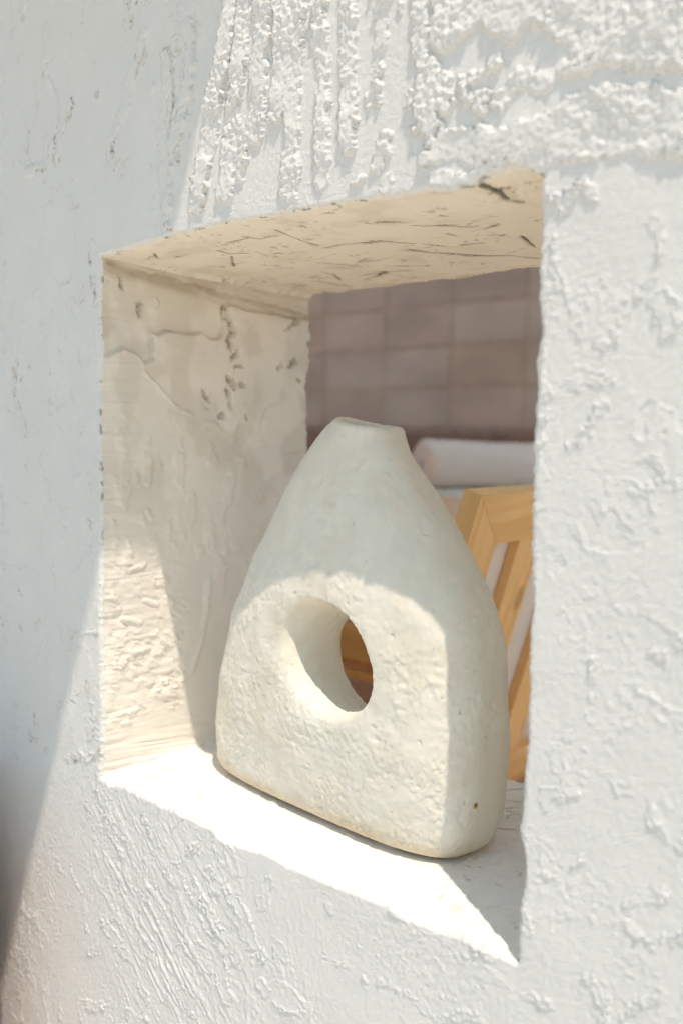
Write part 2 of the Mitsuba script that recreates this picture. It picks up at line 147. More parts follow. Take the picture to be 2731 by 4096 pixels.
scene['pine_wood'] = {'type': 'principled', 'roughness': 0.5, 'specular': 0.3, 'base_color': proc(lambda p, n, uv: wood(p.x + 0.3 * p.z, p.y, p.z))}
scene['pine_wood_upright'] = {'type': 'principled', 'roughness': 0.5, 'specular': 0.3, 'base_color': proc(lambda p, n, uv: wood(p.x - 0.3 * p.z, p.z, p.y))}
scene['dark_wood'] = {'type': 'principled', 'roughness': 0.45, 'specular': 0.35, 'base_color': proc(lambda p, n, uv: wood(p.y, p.x, p.z) * mi.Color3f(0.88, 0.72, 0.50))}
scene['post_wood'] = {'type': 'principled', 'roughness': 0.6, 'specular': 0.2, 'base_color': proc(lambda p, n, uv: wood(p.x, p.z, p.y) * mi.Color3f(0.6, 0.5, 0.4))}
scene['canvas_cloth'] = {'type': 'diffuse', 'reflectance': proc(lambda p, n, uv: mix((0.86, 0.80, 0.76), (0.80, 0.74, 0.70), noise(p.x * 30, p.y * 30, p.z * 30)))}
scene['roll_paper'] = {'type': 'diffuse', 'reflectance': proc(lambda p, n, uv: mix((0.90, 0.81, 0.75), (0.86, 0.77, 0.71), noise(p.x * 20, p.y * 20, p.z * 20)))}
scene['core_dark'] = {'type': 'diffuse', 'reflectance': {'type': 'rgb', 'value': [0.50, 0.46, 0.46]}}
for i, c in enumerate([(0.585, 0.435, 0.36), (0.64, 0.475, 0.39), (0.545, 0.415, 0.35), (0.615, 0.445, 0.355), (0.60, 0.47, 0.40)]):
    scene[f'block_clay_{i}'] = {'type': 'diffuse', 'reflectance': proc(lambda p, n, uv, c=c: mi.Color3f(c) * (0.78 + 0.44 * fbm(p.x * 6, p.y * 6, p.z * 9, 3)))}
scene['mortar'] = {'type': 'diffuse', 'reflectance': proc(lambda p, n, uv: mi.Color3f(0.56, 0.40, 0.315) * (0.8 + 0.4 * noise(p.x * 50, p.y * 50, p.z * 50)))}
scene['red_trim'] = {'type': 'diffuse', 'reflectance': proc(lambda p, n, uv: mi.Color3f(0.31, 0.185, 0.15) * (0.8 + 0.4 * noise(p.x * 30, p.y * 30, p.z * 30)))}
scene['stucco_plain'] = {'type': 'twosided', 'nested': {'type': 'diffuse', 'reflectance': proc(lambda p, n, uv: mi.Color3f(0.80, 0.76, 0.70) * (0.9 + 0.2 * fbm(p.x * 9, p.y * 9, p.z * 9, 2)))}}
scene['grey_render'] = {'type': 'diffuse', 'reflectance': proc(lambda p, n, uv: mi.Color3f(0.74, 0.67, 0.60) * (0.85 + 0.3 * fbm(p.x * 14, p.y * 14, p.z * 14, 3)))}
scene['pale_ground'] = {'type': 'diffuse', 'reflectance': proc(lambda p, n, uv: mi.Color3f(0.72, 0.665, 0.585) * (0.8 + 0.4 * fbm(p.x * 3, p.y * 3, 0, 3)))}
scene['terracotta'] = {'type': 'principled', 'roughness': 0.8, 'base_color': proc(lambda p, n, uv: mi.Color3f(0.30, 0.16, 0.09) * (0.75 + 0.5 * fbm(p.x * 20, p.y * 20, p.z * 20, 3)))}
scene['added_canopy_cloth'] = {'type': 'principledthin', 'base_color': {'type': 'rgb', 'value': [0.80, 0.75, 0.68]}, 'roughness': 0.9, 'spec_trans': 0.0, 'diff_trans': 1.1, 'eta': 1.2}
scene['awning_cloth'] = {'type': 'diffuse', 'reflectance': {'type': 'rgb', 'value': [0.62, 0.60, 0.56]}}

WHITE = np.array([0.778, 0.771, 0.752])
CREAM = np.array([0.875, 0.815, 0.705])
OCHRE, SOOT_SHADE = np.array([0.42, 0.34, 0.22]), np.array([0.055, 0.055, 0.045])

# ---------------------------------------------------------------- the ground
g = trimesh.creation.box(bounds=[[-60, -60, GROUND - 0.3], [60, 60, GROUND]])
add('ground', g, 'pale_ground', kind='structure')

# ---------------------------------------------------------------- the plastered wall and its opening
XR, ZR = (-2.6, 0.85), (GROUND, 2.35)


def lines(lo, hi, a, b, hole, step):
    """Grid lines from lo to hi: fine between a and b with lines exactly at 0 and hole, growing coarser outside."""
    def seg(s, e):
        n = max(2, int(round((e - s) / step)))
        return np.linspace(s, e, n + 1)
    fine = np.concatenate([seg(a, 0)[:-1], seg(0, hole)[:-1], seg(hole, b)])
    left, right, s = [], [], step
    while fine[0] - sum(left) - s > lo:
        left.append(s); s *= 1.075
    s = step
    while fine[-1] + sum(right) + s < hi:
        right.append(s); s *= 1.075
    l = fine[0] - np.cumsum(left)[::-1]
    r = fine[-1] + np.cumsum(right)
    return np.concatenate([[lo], l[1:] if len(l) else l, fine, r[:-1] if len(r) else r, [hi]])


xs = lines(*XR, -0.235, 0.63, W, 0.00105)
zs = lines(*ZR, -0.39, 0.85, H, 0.00110)
i0, i1 = np.argmin(abs(xs)), np.argmin(abs(xs - W))
k0, k1 = np.argmin(abs(zs)), np.argmin(abs(zs - H))
X, Z = np.meshgrid(xs, zs, indexing='ij')
x, z = X.ravel().copy(), Z.ravel().copy()

# the hand-worked outline of the opening: its edges wander by some millimetres
def wander(table, t, seed):
    a = np.asarray(table, float)
    return np.interp(t, a[:, 0], a[:, 1]) + 0.0016 * (f3(t * 150, seed * 7.3, 0, 3, seed) - 0.5) + 0.0012 * (n3(t * 420, seed * 3.1, 0, seed) - 0.5)


def fall(d):
    return np.clip(1 - np.abs(d) / 0.03, 0, 1) ** 2


inx, inz = np.clip(x, 0, W), np.clip(z, 0, H)
ox, oz = np.abs(x - inx), np.abs(z - inz)
wl, wr = wander(EDGE_LEFT, inz, 1), wander(EDGE_RIGHT, inz, 2)
wb, wt = wander(EDGE_BOTTOM, inx, 3), wander(EDGE_TOP, inx, 4)
sx = fall(x) * fall(oz) * wl + fall(x - W) * fall(oz) * wr
sz = fall(z) * fall(ox) * wb + fall(z - H) * fall(ox) * wt
dist = np.hypot(ox, oz)                                            # distance from the opening's edge
near = (x > -0.75) & (x < 0.84) & (z > -0.75) & (z < 1.3)
window = sstep(-0.75, -0.45, x) * sstep(0.845, 0.80, x) * sstep(-0.75, -0.5, z) * sstep(1.3, 1.0, z)

# trowelled strokes: raised, rough-topped lumps of plaster with ragged borders
sd = np.full(len(x), 0.05)
capsules(x, z, STROKES, sd)
for poly in PATCHES + [[[0.18, 0.84], [0.83, 0.84], [0.83, 1.02], [0.18, 1.02]], [[0.61, 0.62], [0.83, 0.63], [0.83, 0.85], [0.61, 0.85]]]:
    polygon(x, z, poly, sd)
rnd = np.random.default_rng(5)
chips = []
for _ in range(640):                                               # crumbs and short drags around the big strokes
    cx, cz = rnd.uniform(-0.35, 0.8), rnd.uniform(-0.5, 0.82)
    if n3(cx * 9, cz * 9, 3.0, 8) < 0.60:
        continue
    r_ = rnd.uniform(0.0008, 0.003)
    ang = math.radians(rnd.normal(95 if cz > 0.3 else 118, 22))
    l = rnd.uniform(0, 0.014)
    chips.append([[cx, cz, r_], [cx + l * math.cos(ang), cz + l * math.sin(ang), r_ * 0.7]])
capsules(x, z, chips, sd, 0.006)
jit = np.zeros(len(x)); q = near
jit[q] = 0.0052 * (f3(x[q] * 75, z[q] * 75, 0, 2, 20) - 0.5) + (0.0062 + 0.0030 * (z[q] < 0.5)) * (f3(x[q] * 190, z[q] * 190, 0, 2, 21) - 0.5) + 0.0034 * (n3(x[q] * 480, z[q] * 560, 0, 22) - 0.5)
sdj = sd + jit
mask = sstep(0.0004, -0.0008, sdj)
flat = sstep(0.40, 0.66, f3(x * 22, z * 22, 5.0, 2, 9))            # where the tops were pressed flatter
left_quiet = sstep(0.02, 0.16, x + 0.38 * (0.55 - z))              # the left part was smoothed over
topz = np.zeros(len(x)); base = np.zeros(len(x))
topz[q] = (f3(x[q] * 210, z[q] * 210, 0, 2, 31) - 0.45) * 0.0015 + (n3(x[q] * 440, z[q] * 440, 0, 34) - 0.5) * 0.0019 + (n3(x[q] * 90, z[q] * 90, 0, 32) - 0.5) * 0.0014
base[q] = (f3(x[q] * 14, z[q] * 14, 0, 2, 41) - 0.5) * 0.0016 + (n3(x[q] * 60, z[q] * 60, 0, 42) - 0.5) * 0.00035 + (n3(x[q] * 430, z[q] * 430, 0, 43) - 0.5) * 0.00044
scr = np.zeros(len(x))                                             # a field of low, half-pressed relief between the strokes
def skins(sx_, sz_, off, thr, decay, seed):
    """Thin trowelled skins: a ragged edge that steps up and dies away behind it."""
    wx = x[q] + 0.020 * (f3(x[q] * 28, z[q] * 28, off, 3, seed) - 0.5)
    wz = z[q] + 0.020 * (f3(x[q] * 28, z[q] * 28, off + 5, 3, seed + 1) - 0.5)
    F = f3(wx * sx_, wz * sz_, off, 6, seed + 2)
    lines_.append(np.exp(-((F - thr - 0.002) / 0.0045) ** 2))
    return sstep(thr, thr + 0.006, F) * np.exp(-np.clip(F - thr, 0, 1) / decay)


lines_ = []
keep = 0.35 + 0.65 * sstep(0.38, 0.60, f3(x[q] * 12, z[q] * 12, 1.0, 2, 57))
keep = keep * (0.06 + 1.05 * sstep(0.40, 0.56, f3(x[q] * 7, z[q] * 7, 6.0, 3, 56)))
scr[q] = keep * (skins(15, 11, 9.0, 0.50, 0.05, 51) * 0.0010 + skins(24, 17, 4.0, 0.57, 0.04, 61) * 0.0008 + skins(34, 20, 14.0, 0.60, 0.03, 65) * 0.0006)
gritty = sstep(0.50, 0.62, f3(x[q] * 20, z[q] * 16, 7.0, 3, 58))          # sandy areas
ca, sa = math.cos(math.radians(-42)), math.sin(math.radians(-42))     # dragged, streaky plaster below the opening's left half
al, ac = x[q] * ca + z[q] * sa, -x[q] * sa + z[q] * ca
drag = np.exp(-(((x[q] - 0.125) / 0.085) ** 2 + ((z[q] + 0.135) / 0.10) ** 2)) * 0.85 + 0.5 * np.exp(-(((x[q] - 0.03) / 0.05) ** 2 + ((z[q] + 0.06) / 0.06) ** 2))
streak = f3(al * 42, ac * 230, 5.0, 4, 151)
scr[q] += drag * (sstep(0.50, 0.60, streak) * 0.0013 + sstep(0.4, 0.75, n3(al * 200, ac * 380, 2, 155)) * 0.0005)
scr[q] += gritty * sstep(0.62, 0.80, n3(x[q] * 330, z[q] * 330, 3, 59)) * 0.0004 + gritty * (n3(x[q] * 480, z[q] * 480, 2, 60) - 0.5) * 0.0003
grown = np.zeros(len(x)); grown[q] = 0.5 + 0.75 * sstep(0.30, 0.62, f3(x[q] * 33, z[q] * 33, 2.0, 2, 33))     # some strokes rise, some sink into the wall
upper = sstep(0.46, 0.56, z)                                       # the upper band was left thick, the rest was skimmed down
thick = (0.62 + 1.25 * upper) * (0.35 + 0.65 * left_quiet)
h = base + scr * (1 - 0.75 * upper) * (0.7 + 0.3 * left_quiet) * (1 - 0.6 * mask) + mask * (1 - 0.62 * (1 - upper) * sstep(-0.0008, -0.0036, sdj)) * (0.0017 * grown + topz * (1 - 0.30 * upper) * (1 - 0.65 * flat) * np.minimum(grown + 0.2, 1)) * thick
h = np.where(q, h * window, 0)
edge_round = 0.0032 * np.clip(1 - dist / 0.0045, 0, 1) ** 2
h = h - edge_round + np.where(dist < 0.006, (n3(x * 420, z * 420, 0, 61) - 0.5) * 0.0016 * (1 - dist / 0.006), 0)
verts = np.stack([x + sx, -h, z + sz], 1)

# colour: white paint; weathered brown dots along stroke borders where the wall faces the shade, a few stains
dirt = np.zeros(len(x)); soot = np.zeros(len(x))
border = np.exp(-(sdj / 0.0015) ** 2)
spots = sstep(0.40, 0.62, f3(x * 120, z * 120, 3, 3, 71))
west = sstep(0.19, 0.05, x - 0.15 * (z - 0.3)) * sstep(-0.15, 0.05, z)
chain = np.zeros(len(x)); chain[q] = sstep(0.44, 0.60, f3(x[q] * 45, z[q] * 22, 6, 3, 77))
border = border * chain
dirt[q] = (border * spots * west)[q] * 0.48
contour = np.zeros(len(x)); contour[q] = (lines_[0] + lines_[1]) * sstep(0.40, 0.60, f3(x[q] * 60, z[q] * 40, 2, 3, 79))
dirt = np.maximum(dirt, np.clip(contour, 0, 1) * west * 0.30)
soot[q] = (border * sstep(0.68, 0.78, f3(x * 230, z * 230, 8, 2, 72)) * west)[q] * 0.6
lip = np.exp(-(dist / 0.0016) ** 2) * sstep(0.6, 0.75, f3(x * 160, z * 160, 4, 2, 73)) * ((x < 0.01) | (z > H - 0.01)) * sstep(0.2, 0.3, z)
soot = np.maximum(soot, lip * 0.7)
col = WHITE * (0.985 + 0.03 * n3(x * 25, z * 25, 0, 74))[:, None]
col = col * (1 - dirt[:, None]) + OCHRE * dirt[:, None]
col = col * (1 - soot[:, None]) + SOOT_SHADE * soot[:, None]
orange = np.hypot(x - 0.1105, z - (H + 0.0085)) < 0.0018
col[orange] = (0.70, 0.30, 0.03)

nx, nz = len(xs), len(zs)
idx = np.arange(nx * nz).reshape(nx, nz)
a, b, c, d = idx[:-1, :-1], idx[1:, :-1], idx[1:, 1:], idx[:-1, 1:]
solid = np.ones(a.shape, bool); solid[i0:i1, k0:k1] = False
quads = np.stack([a[solid], b[solid], c[solid], d[solid]], 1)
tri = np.vstack([quads[:, [0, 1, 2]], quads[:, [0, 2, 3]]])
v_, f_, c_ = used(verts, tri, col)
add_raw('plaster_wall__face', v_, f_, 'plaster_paint', vertex_normals(v_, f_), c_)

# the tunnel of the opening: the loop of edge vertices carried through the wall
loop = np.concatenate([idx[i0:i1, k0], idx[i1, k0:k1], idx[i1:i0:-1, k1], idx[i0, k1:k0:-1]])
side = np.repeat([0, 1, 2, 3], [i1 - i0, k1 - k0, i1 - i0, k1 - k0])           # 0 sill, 1 right jamb, 2 soffit, 3 left jamb
P0, C0, bx, bz = verts[loop], col[loop], x[loop], z[loop]
ts = np.concatenate([np.linspace(0, 1, 8)[:-1] * 0.006, np.linspace(0.006, DEPTH - 0.004, 150), DEPTH - 0.004 + np.linspace(0, 1, 6)[1:] * 0.004])
N, M = len(loop), len(ts)
tt = np.repeat(ts[None], N, 0)
R = 0.003 + 0.013 * sstep(0.0, 0.12, tt)
bx2, bz2 = np.repeat(bx[:, None], M, 1), np.repeat(bz[:, None], M, 1)
cx, cz = np.clip(bx2, R, W - R), np.clip(bz2, R, H - R)
gx, gz = bx2 - cx, bz2 - cz
gl = np.hypot(gx, gz)
nxn = np.where(gl > 1e-9, -gx / np.maximum(gl, 1e-9), 0); nzn = np.where(gl > 1e-9, -gz / np.maximum(gl, 1e-9), 0)
qx, qz = cx - nxn * np.minimum(R, gl), cz - nzn * np.minimum(R, gl)
sides = np.repeat(side[:, None], M, 1)
U, V = np.where((sides == 0) | (sides == 2), qx, tt), np.where((sides == 0) | (sides == 2), tt, qz)
hh = np.zeros((N, M)); dcol = np.zeros((N, M)); scol = np.zeros((N, M))
onj, ons, onf = sides == 3, sides == 2, sides == 0
# left jamb: a thicker slab above, pits and drag marks, rough lower half
jy, jz = tt[onj], qz[onj]
slab = polygon(jy, jz, SLAB, np.full(len(jy), 0.05)) + 0.004 * (f3(jy * 150, jz * 150, 2, 3, 81) - 0.5)
lowr = sstep(0.26, 0.20, jz) * sstep(0.125, 0.10, jy + 0.05 * (0.2 - jz)) * sstep(0.03, 0.06, jz)
hj = -sstep(0.0008, -0.0014, slab) * 0.0055
rd = capsules(jy, jz, RIDGES, np.full(len(jy), 0.05)) + 0.003 * (f3(jy * 200, jz * 200, 4, 3, 82) - 0.5)
hj += sstep(0.0008, -0.0014, rd) * 0.0016
patchy = 0.25 + 0.75 * sstep(0.36, 0.58, f3(jy * 40, jz * 40, 3, 3, 95))
hj += lowr * patchy * ((f3(jy * 120 + jz * 60, jz * 190, 0, 5, 83) - 0.5) * 0.0046 + sstep(0.55, 0.62, f3(jy * 60, jz * 70, 1, 5, 96)) * 0.0016)
mid = sstep(0.12, 0.2, jz) * sstep(0.42, 0.30, jz) * (1 - lowr)
hj += mid * sstep(0.54, 0.66, f3(jy * 70, jz * 50, 6, 4, 85)) * 0.0016
cove = sstep(0.05, 0.012, jz)
hj += cove * (n3(jy * 16 + 3, jz * 420 + jy * 45, 0, 86) - 0.5) * 0.0030
ct = sstep(H - 0.018 - 0.10 * jy, H - 0.008 - 0.055 * jy, jz)  # mask of the top cove, where dirt and corner shade are painted in
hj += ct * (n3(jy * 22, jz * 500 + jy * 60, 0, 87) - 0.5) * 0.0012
pt = capsules(jy, jz, PITS, np.full(len(jy), 0.05)) + 0.0080 * (f3(jy * 120, jz * 120, 7, 2, 188) - 0.5) + 0.0060 * (f3(jy * 280, jz * 280, 7, 2, 88) - 0.5)
hj -= sstep(0.0012, -0.0022, pt) * (0.0075 + 0.005 * (n3(jy * 330, jz * 330, 0, 89) - 0.3))
hh[onj] = hj + (f3(jy * 26, jz * 26, 0, 2, 90) - 0.5) * 0.0028 + (n3(jy * 260, jz * 260, 0, 91) - 0.5) * 0.0003
deep = sstep(-0.0008, -0.0028, pt) * sstep(0.45, 0.62, f3(jy * 200, jz * 200, 3, 2, 92))  # brown and dark painted into the pit hollows to deepen their shade
tint = sstep(0.0028, 0.0, np.abs(slab)) * sstep(0.5, 0.7, n3(jy * 90, jz * 90, 0, 93)) * 0.18
soil_bounce = sstep(0.47, 0.62, f3(jy * 30, jz * 24, 9, 5, 97)) * sstep(0.20, 0.34, jz) * 0.20 + np.exp(-(np.abs(slab + 0.001) / 0.0022) ** 2) * 0.30 * n3(jy * 70, jz * 70, 3, 98)  # dirt blotches that also carry the upper jamb's warm bounce; browner at slab step
dcol[onj] = np.clip(soil_bounce + ct * (0.15 + 0.4 * n3(jy * 20, jz * 260 + jy * 40, 0, 94)) + deep * 0.75 + tint, 0, 0.8)
scol[onj] = deep * 0.25
# soffit: smooth, with long cracks and dark mould lines in them
su, sv = qx[ons], tt[ons]
ck = capsules(su, sv, [[[p[0], p[1], 0.0] for p in s] for s in CRACKS], np.full(len(su), 0.05), 0.02)
ckr = np.full(len(su), 9.0)
for s in CRACKS:
    r_ = max(p[2] for p in s)
    one = capsules(su, sv, [[[p[0], p[1], 0.0] for p in s]], np.full(len(su), 0.05), 0.02)
    one = one + r_ * 1.1 * (f3(su * 260, sv * 260, 3, 3, 101) - 0.5) + 0.0006 * (n3(su * 90, sv * 90, 2, 102) - 0.5)
    ckr = np.minimum(ckr, one / (max(r_ * 1.25, 0.0013) * (0.25 + 1.3 * n3(su * 55, sv * 55, 3, 113))))
broken = sstep(0.16, 0.36, f3(su * 140, sv * 140, 5, 2, 103))
line = sstep(1.25, 0.55, ckr) * np.maximum(broken, 0.4)
hh[ons] = (f3(su * 18, sv * 18, 0, 2, 104) - 0.5) * 0.0030 + (n3(su * 320, sv * 320, 0, 105) - 0.5) * 0.00028 - line * 0.0016
veins = sstep(0.030, 0.006, np.abs(f3(su * 14, sv * 45, 2, 4, 106) - 0.5)) * sstep(0.56, 0.72, f3(su * 30, sv * 30, 4, 2, 107))
peck = sstep(0.78, 0.84, n3(su * 240, sv * 330, 1, 108)) * sstep(0.52, 0.7, n3(su * 28, sv * 28, 2, 109))
scol[ons] = np.clip(line * 0.80 + veins * 0.38 + peck * 0.35, 0, 0.95)
moss = sstep(DEPTH - 0.035, DEPTH - 0.004, sv) * sstep(0.50, 0.64, f3(su * 55, sv * 70, 3, 3, 112)) * 0.55
dcol[ons] = np.clip(moss + sstep(4.5, 1.0, ckr) * 0.38 * n3(su * 60, sv * 60, 0, 110) + 0.16 * sstep(0.55, 0.75, f3(su * 25, sv * 50, 8, 3, 111)), 0, 0.6)
# sill: trowelled smooth, gritty towards the back right
fu, fv = qx[onf], tt[onf]
gl_ = capsules(fu, fv, SILL_CRACKS, np.full(len(fu), 0.05)) + 0.0014 * (f3(fu * 260, fv * 260, 3, 2, 121) - 0.5)
hh[onf] = (f3(fu * 20, fv * 20, 0, 2, 122) - 0.5) * 0.0016 + (n3(fu * 300, fv * 300, 0, 123) - 0.5) * 0.00022 - sstep(0.0006, -0.0006, gl_) * 0.003
back = sstep(0.10, 0.22, fv) * sstep(0.30, 0.36, fu)
hh[onf] += back * (n3(fu * 60, fv * 260 + fu * 100, 0, 124) - 0.5) * 0.004
bumps = sstep(0.80, 0.86, n3(fu * 150, fv * 150, 0, 125))
hh[onf] += bumps * 0.0009
dcol[onf] = np.clip(sstep(0.86, 0.9, n3(fu * 190, fv * 190, 5, 126)) * sstep(0.5, 0.7, n3(fu * 20, fv * 20, 5, 127)) * 0.5 + back * 0.25 * n3(fu * 70, fv * 200, 0, 128), 0, 0.7)
scol[onf] = sstep(0.0004, -0.0006, gl_) * 0.5

ease = sstep(0.0, 0.016, tt)
ragged = (f3(np.arange(N)[:, None] * 0.05, 1.0, 0, 3, 131) - 0.5) * 0.013 + (n3(np.arange(N)[:, None] * 0.22, 2.0, 0, 132) - 0.5) * 0.004
ragged = ragged - 0.006 * np.exp(-((qx[:, -1:] - 0.30) / 0.10) ** 2) * (side[:, None] == 2)
fade = np.exp(-tt / 0.05)
PX = qx + (P0[:, 0] - bx)[:, None] * fade + nxn * hh * ease
PZ = qz + (P0[:, 2] - bz)[:, None] * fade + nzn * hh * ease
PY = tt + P0[:, 1:2] * np.clip(1 - tt / 0.004, 0, 1) + ragged * sstep(DEPTH - 0.05, DEPTH, tt)
endr = 0.004 * np.clip((tt - (DEPTH - 0.005)) / 0.005, 0, 1) ** 2
PX, PZ = PX - nxn * endr, PZ - nzn * endr
tv = np.stack([PX, PY, PZ], -1).reshape(-1, 3)
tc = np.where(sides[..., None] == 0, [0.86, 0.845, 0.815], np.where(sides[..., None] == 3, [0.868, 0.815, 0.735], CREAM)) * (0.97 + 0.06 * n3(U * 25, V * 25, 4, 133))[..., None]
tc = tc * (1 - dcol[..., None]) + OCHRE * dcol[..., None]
tc = tc * (1 - scol[..., None]) + SOOT_SHADE * scol[..., None]
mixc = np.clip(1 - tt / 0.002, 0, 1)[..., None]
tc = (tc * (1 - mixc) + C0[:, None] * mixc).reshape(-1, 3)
ti = np.arange(N * M).reshape(N, M); tn = np.roll(ti, -1, 0)
q4 = np.stack([ti[:, :-1], ti[:, 1:], tn[:, 1:], tn[:, :-1]], -1)
tf = np.concatenate([q4[..., [0, 2, 1]].reshape(-1, 3), q4[..., [0, 3, 2]].reshape(-1, 3)])
own = np.concatenate([np.repeat(side, M - 1)] * 2)
tnorm = vertex_normals(tv, tf)
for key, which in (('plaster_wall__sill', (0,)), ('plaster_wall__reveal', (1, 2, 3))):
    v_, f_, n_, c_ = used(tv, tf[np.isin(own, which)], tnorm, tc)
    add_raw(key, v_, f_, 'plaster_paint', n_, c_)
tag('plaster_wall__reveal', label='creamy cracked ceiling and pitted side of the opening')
tag('plaster_wall__sill', label='smooth sunlit white ledge of the opening')

# back, ends and top of the wall
back = np.stack([PX[:, -1], PY[:, -1], PZ[:, -1]], 1)
YB = DEPTH + 0.012
ring1 = back.copy(); ring1[:, 1] = YB
ring1[:, 0] += np.where(side == 3, -0.03, np.where(side == 1, 0.03, 0)); ring1[:, 2] += np.where(side == 0, -0.03, np.where(side == 2, 0.03, 0))
ring2 = np.stack([np.where(side == 3, XR[0], np.where(side == 1, XR[1], XR[0] + bx / W * (XR[1] - XR[0]))), np.full(N, YB),
                  np.where(side == 0, ZR[0], np.where(side == 2, ZR[1], ZR[0] + bz / H * (ZR[1] - ZR[0])))], 1)
bv = np.vstack([back, ring1, ring2]); r0 = np.arange(N); r1 = np.roll(r0, -1)
bf = np.vstack([np.stack(t, 1) for o in (0, N) for t in ((r0 + o, r1 + o + N, r0 + o + N), (r0 + o, r1 + o, r1 + o + N))])
add('plaster_wall__back', trimesh.Trimesh(bv, bf, process=False), 'stucco_plain')
ev = np.array([[a_, b_, c_] for a_ in XR for b_ in (0.0, YB) for c_ in ZR])
add('plaster_wall__ends', trimesh.Trimesh(ev, np.array([[0, 1, 3], [0, 3, 2], [4, 6, 7], [4, 7, 5], [1, 5, 7], [1, 7, 3]]), process=False), 'stucco_plain')
tag('plaster_wall', label='thick white stucco wall with a square see-through opening', category='wall')

# ---------------------------------------------------------------- the vase in the opening
VO, VU, VN = np.array([0.2185, 0.1255, 0.0]), np.array([0.9966, -0.0815, 0.0]), np.array([0.0815, 0.9966, 0.0])
SECTIONS = np.array([  # height, centre, half width, half depth, roundness
    [0.0000, 0.0005, 0.1540, 0.0430, 3.3], [0.0025, 0.0008, 0.1600, 0.0490, 3.4], [0.008, 0.0015, 0.1658, 0.0538, 3.4], [0.02, 0.0031, 0.1680, 0.0565, 3.35], [0.05, 0.0059, 0.1716, 0.0595, 3.25], [0.09, 0.0092, 0.1702, 0.0614, 3.13],
    [0.13, 0.0119, 0.1651, 0.0608, 3.0], [0.17, 0.0152, 0.1588, 0.0592, 2.9], [0.21, 0.0199, 0.1447, 0.0560, 2.75], [0.25, 0.0190, 0.1222, 0.0495, 2.6],
    [0.29, 0.0165, 0.0976, 0.0425, 2.45], [0.32, 0.0155, 0.0743, 0.0370, 2.35], [0.345, 0.0185, 0.0515, 0.0325, 2.3], [0.360, 0.0230, 0.0390, 0.0295, 2.2], [0.3665, 0.0255, 0.0340, 0.0280, 2.2]])
from scipy.interpolate import PchipInterpolator
hs = np.concatenate([[0, 0.0012, 0.0025, 0.005], np.linspace(0.008, 0.3665, 64)])
SEC = PchipInterpolator(SECTIONS[:, 0], SECTIONS[:, 1:])(hs)


def loft(rings, tops=True):
    n_, k_ = len(rings), len(rings[0])
    v = np.vstack([*rings, [rings[0].mean(0)], [rings[-1].mean(0)]])
    i = np.arange(k_); j = (i + 1) % k_
    f = [np.stack(t, 1) for r_ in range(n_ - 1) for t in ((i + r_ * k_, j + r_ * k_, j + (r_ + 1) * k_), (i + r_ * k_, j + (r_ + 1) * k_, i + (r_ + 1) * k_))]
    f += [np.stack([j, i, np.full(k_, n_ * k_)], 1), np.stack([i + (n_ - 1) * k_, j + (n_ - 1) * k_, np.full(k_, n_ * k_ + 1)], 1)]
    return m3d.Manifold(m3d.Mesh(v.astype(np.float32), np.vstack(f).astype(np.uint32)))


th = np.linspace(0, 2 * np.pi, 97)[:-1]
rings = []
for hz, (cu, au, bd, e) in zip(hs, SEC):
    cc, ss = np.cos(th), np.sin(th)
    rings.append(np.stack([cu + np.sign(cc) * abs(cc) ** (2 / e) * au, np.sign(ss) * abs(ss) ** (2 / e) * bd, np.full(96, hz)], 1))
body = loft(rings)
# the hole through the body: centre, half sizes and lean change from front (depth -) to back (depth +)
HOLE = np.array([  # depth, left, right, bottom, top
    [-0.110, -0.130, 0.105, 0.040, 0.240], [-0.075, -0.072, 0.099, 0.080, 0.217], [-0.060, -0.024, 0.0935, 0.104, 0.2085], [-0.045, -0.017, 0.089, 0.107, 0.204],
    [-0.020, -0.014, 0.082, 0.103, 0.197], [0.000, -0.014, 0.076, 0.096, 0.192], [0.030, -0.038, 0.070, 0.084, 0.184], [0.050, -0.072, 0.070, 0.072, 0.184],
    [0.060, -0.092, 0.074, 0.062, 0.190], [0.075, -0.125, 0.090, 0.040, 0.210], [0.110, -0.180, 0.120, 0.000, 0.250]])
dv = np.linspace(-0.110, 0.110, 45)
HS = PchipInterpolator(HOLE[:, 0], HOLE[:, 1:])(dv)
hr = []
for y_, (ul, ur, zl, zh) in zip(dv, HS):
    e_u, e_z = (ur - ul) / 2 * np.cos(th), (zh - zl) / 2 * np.sin(th)
    hr.append(np.stack([(ul + ur) / 2 + e_u - 0.22 * e_z, np.full(96, y_), (zl + zh) / 2 + e_z], 1)[::-1])
hole = loft(hr)
if hole.volume() < 0 or hole.is_empty():
    hole = loft([r_[::-1] for r_ in hr])
neck = loft([np.stack([0.022 + r_ * np.cos(th), 0.8 * r_ * np.sin(th), np.full(96, z_)], 1) for z_, r_ in ((0.285, 0.012), (0.31, 0.022), (0.345, 0.024), (0.40, 0.0240))])
vase = (body - hole - neck).refine_to_length(0.0037)
mm = vase.to_mesh()
vm = trimesh.Trimesh(mm.vert_properties[:, :3], mm.tri_verts, process=True)
trimesh.smoothing.filter_taubin(vm, lamb=0.55, nu=0.50, iterations=14)
vm = vm.subdivide()
v = np.array(vm.vertices)
top = sstep(0.30, 0.366, v[:, 2])
L_ = trimesh.smoothing.laplacian_calculation(vm)                    # the scooped lower left rim of the hole is worn soft
du_, dz_ = (v[:, 0] - 0.034) / 0.062, (v[:, 2] - 0.156) / 0.056
ang_ = np.degrees(np.arctan2(dz_, du_))
soft = np.exp(-((np.hypot(du_, dz_) - 1.0) / 0.45) ** 2) * np.exp(-((((ang_ - 222) % 360 + 180) % 360 - 180) / 62) ** 2) * sstep(-0.012, -0.03, v[:, 1])
for _ in range(640):
    v = v + (0.7 * soft)[:, None] * (L_ @ v - v)
v[:, 2] *= 0.987
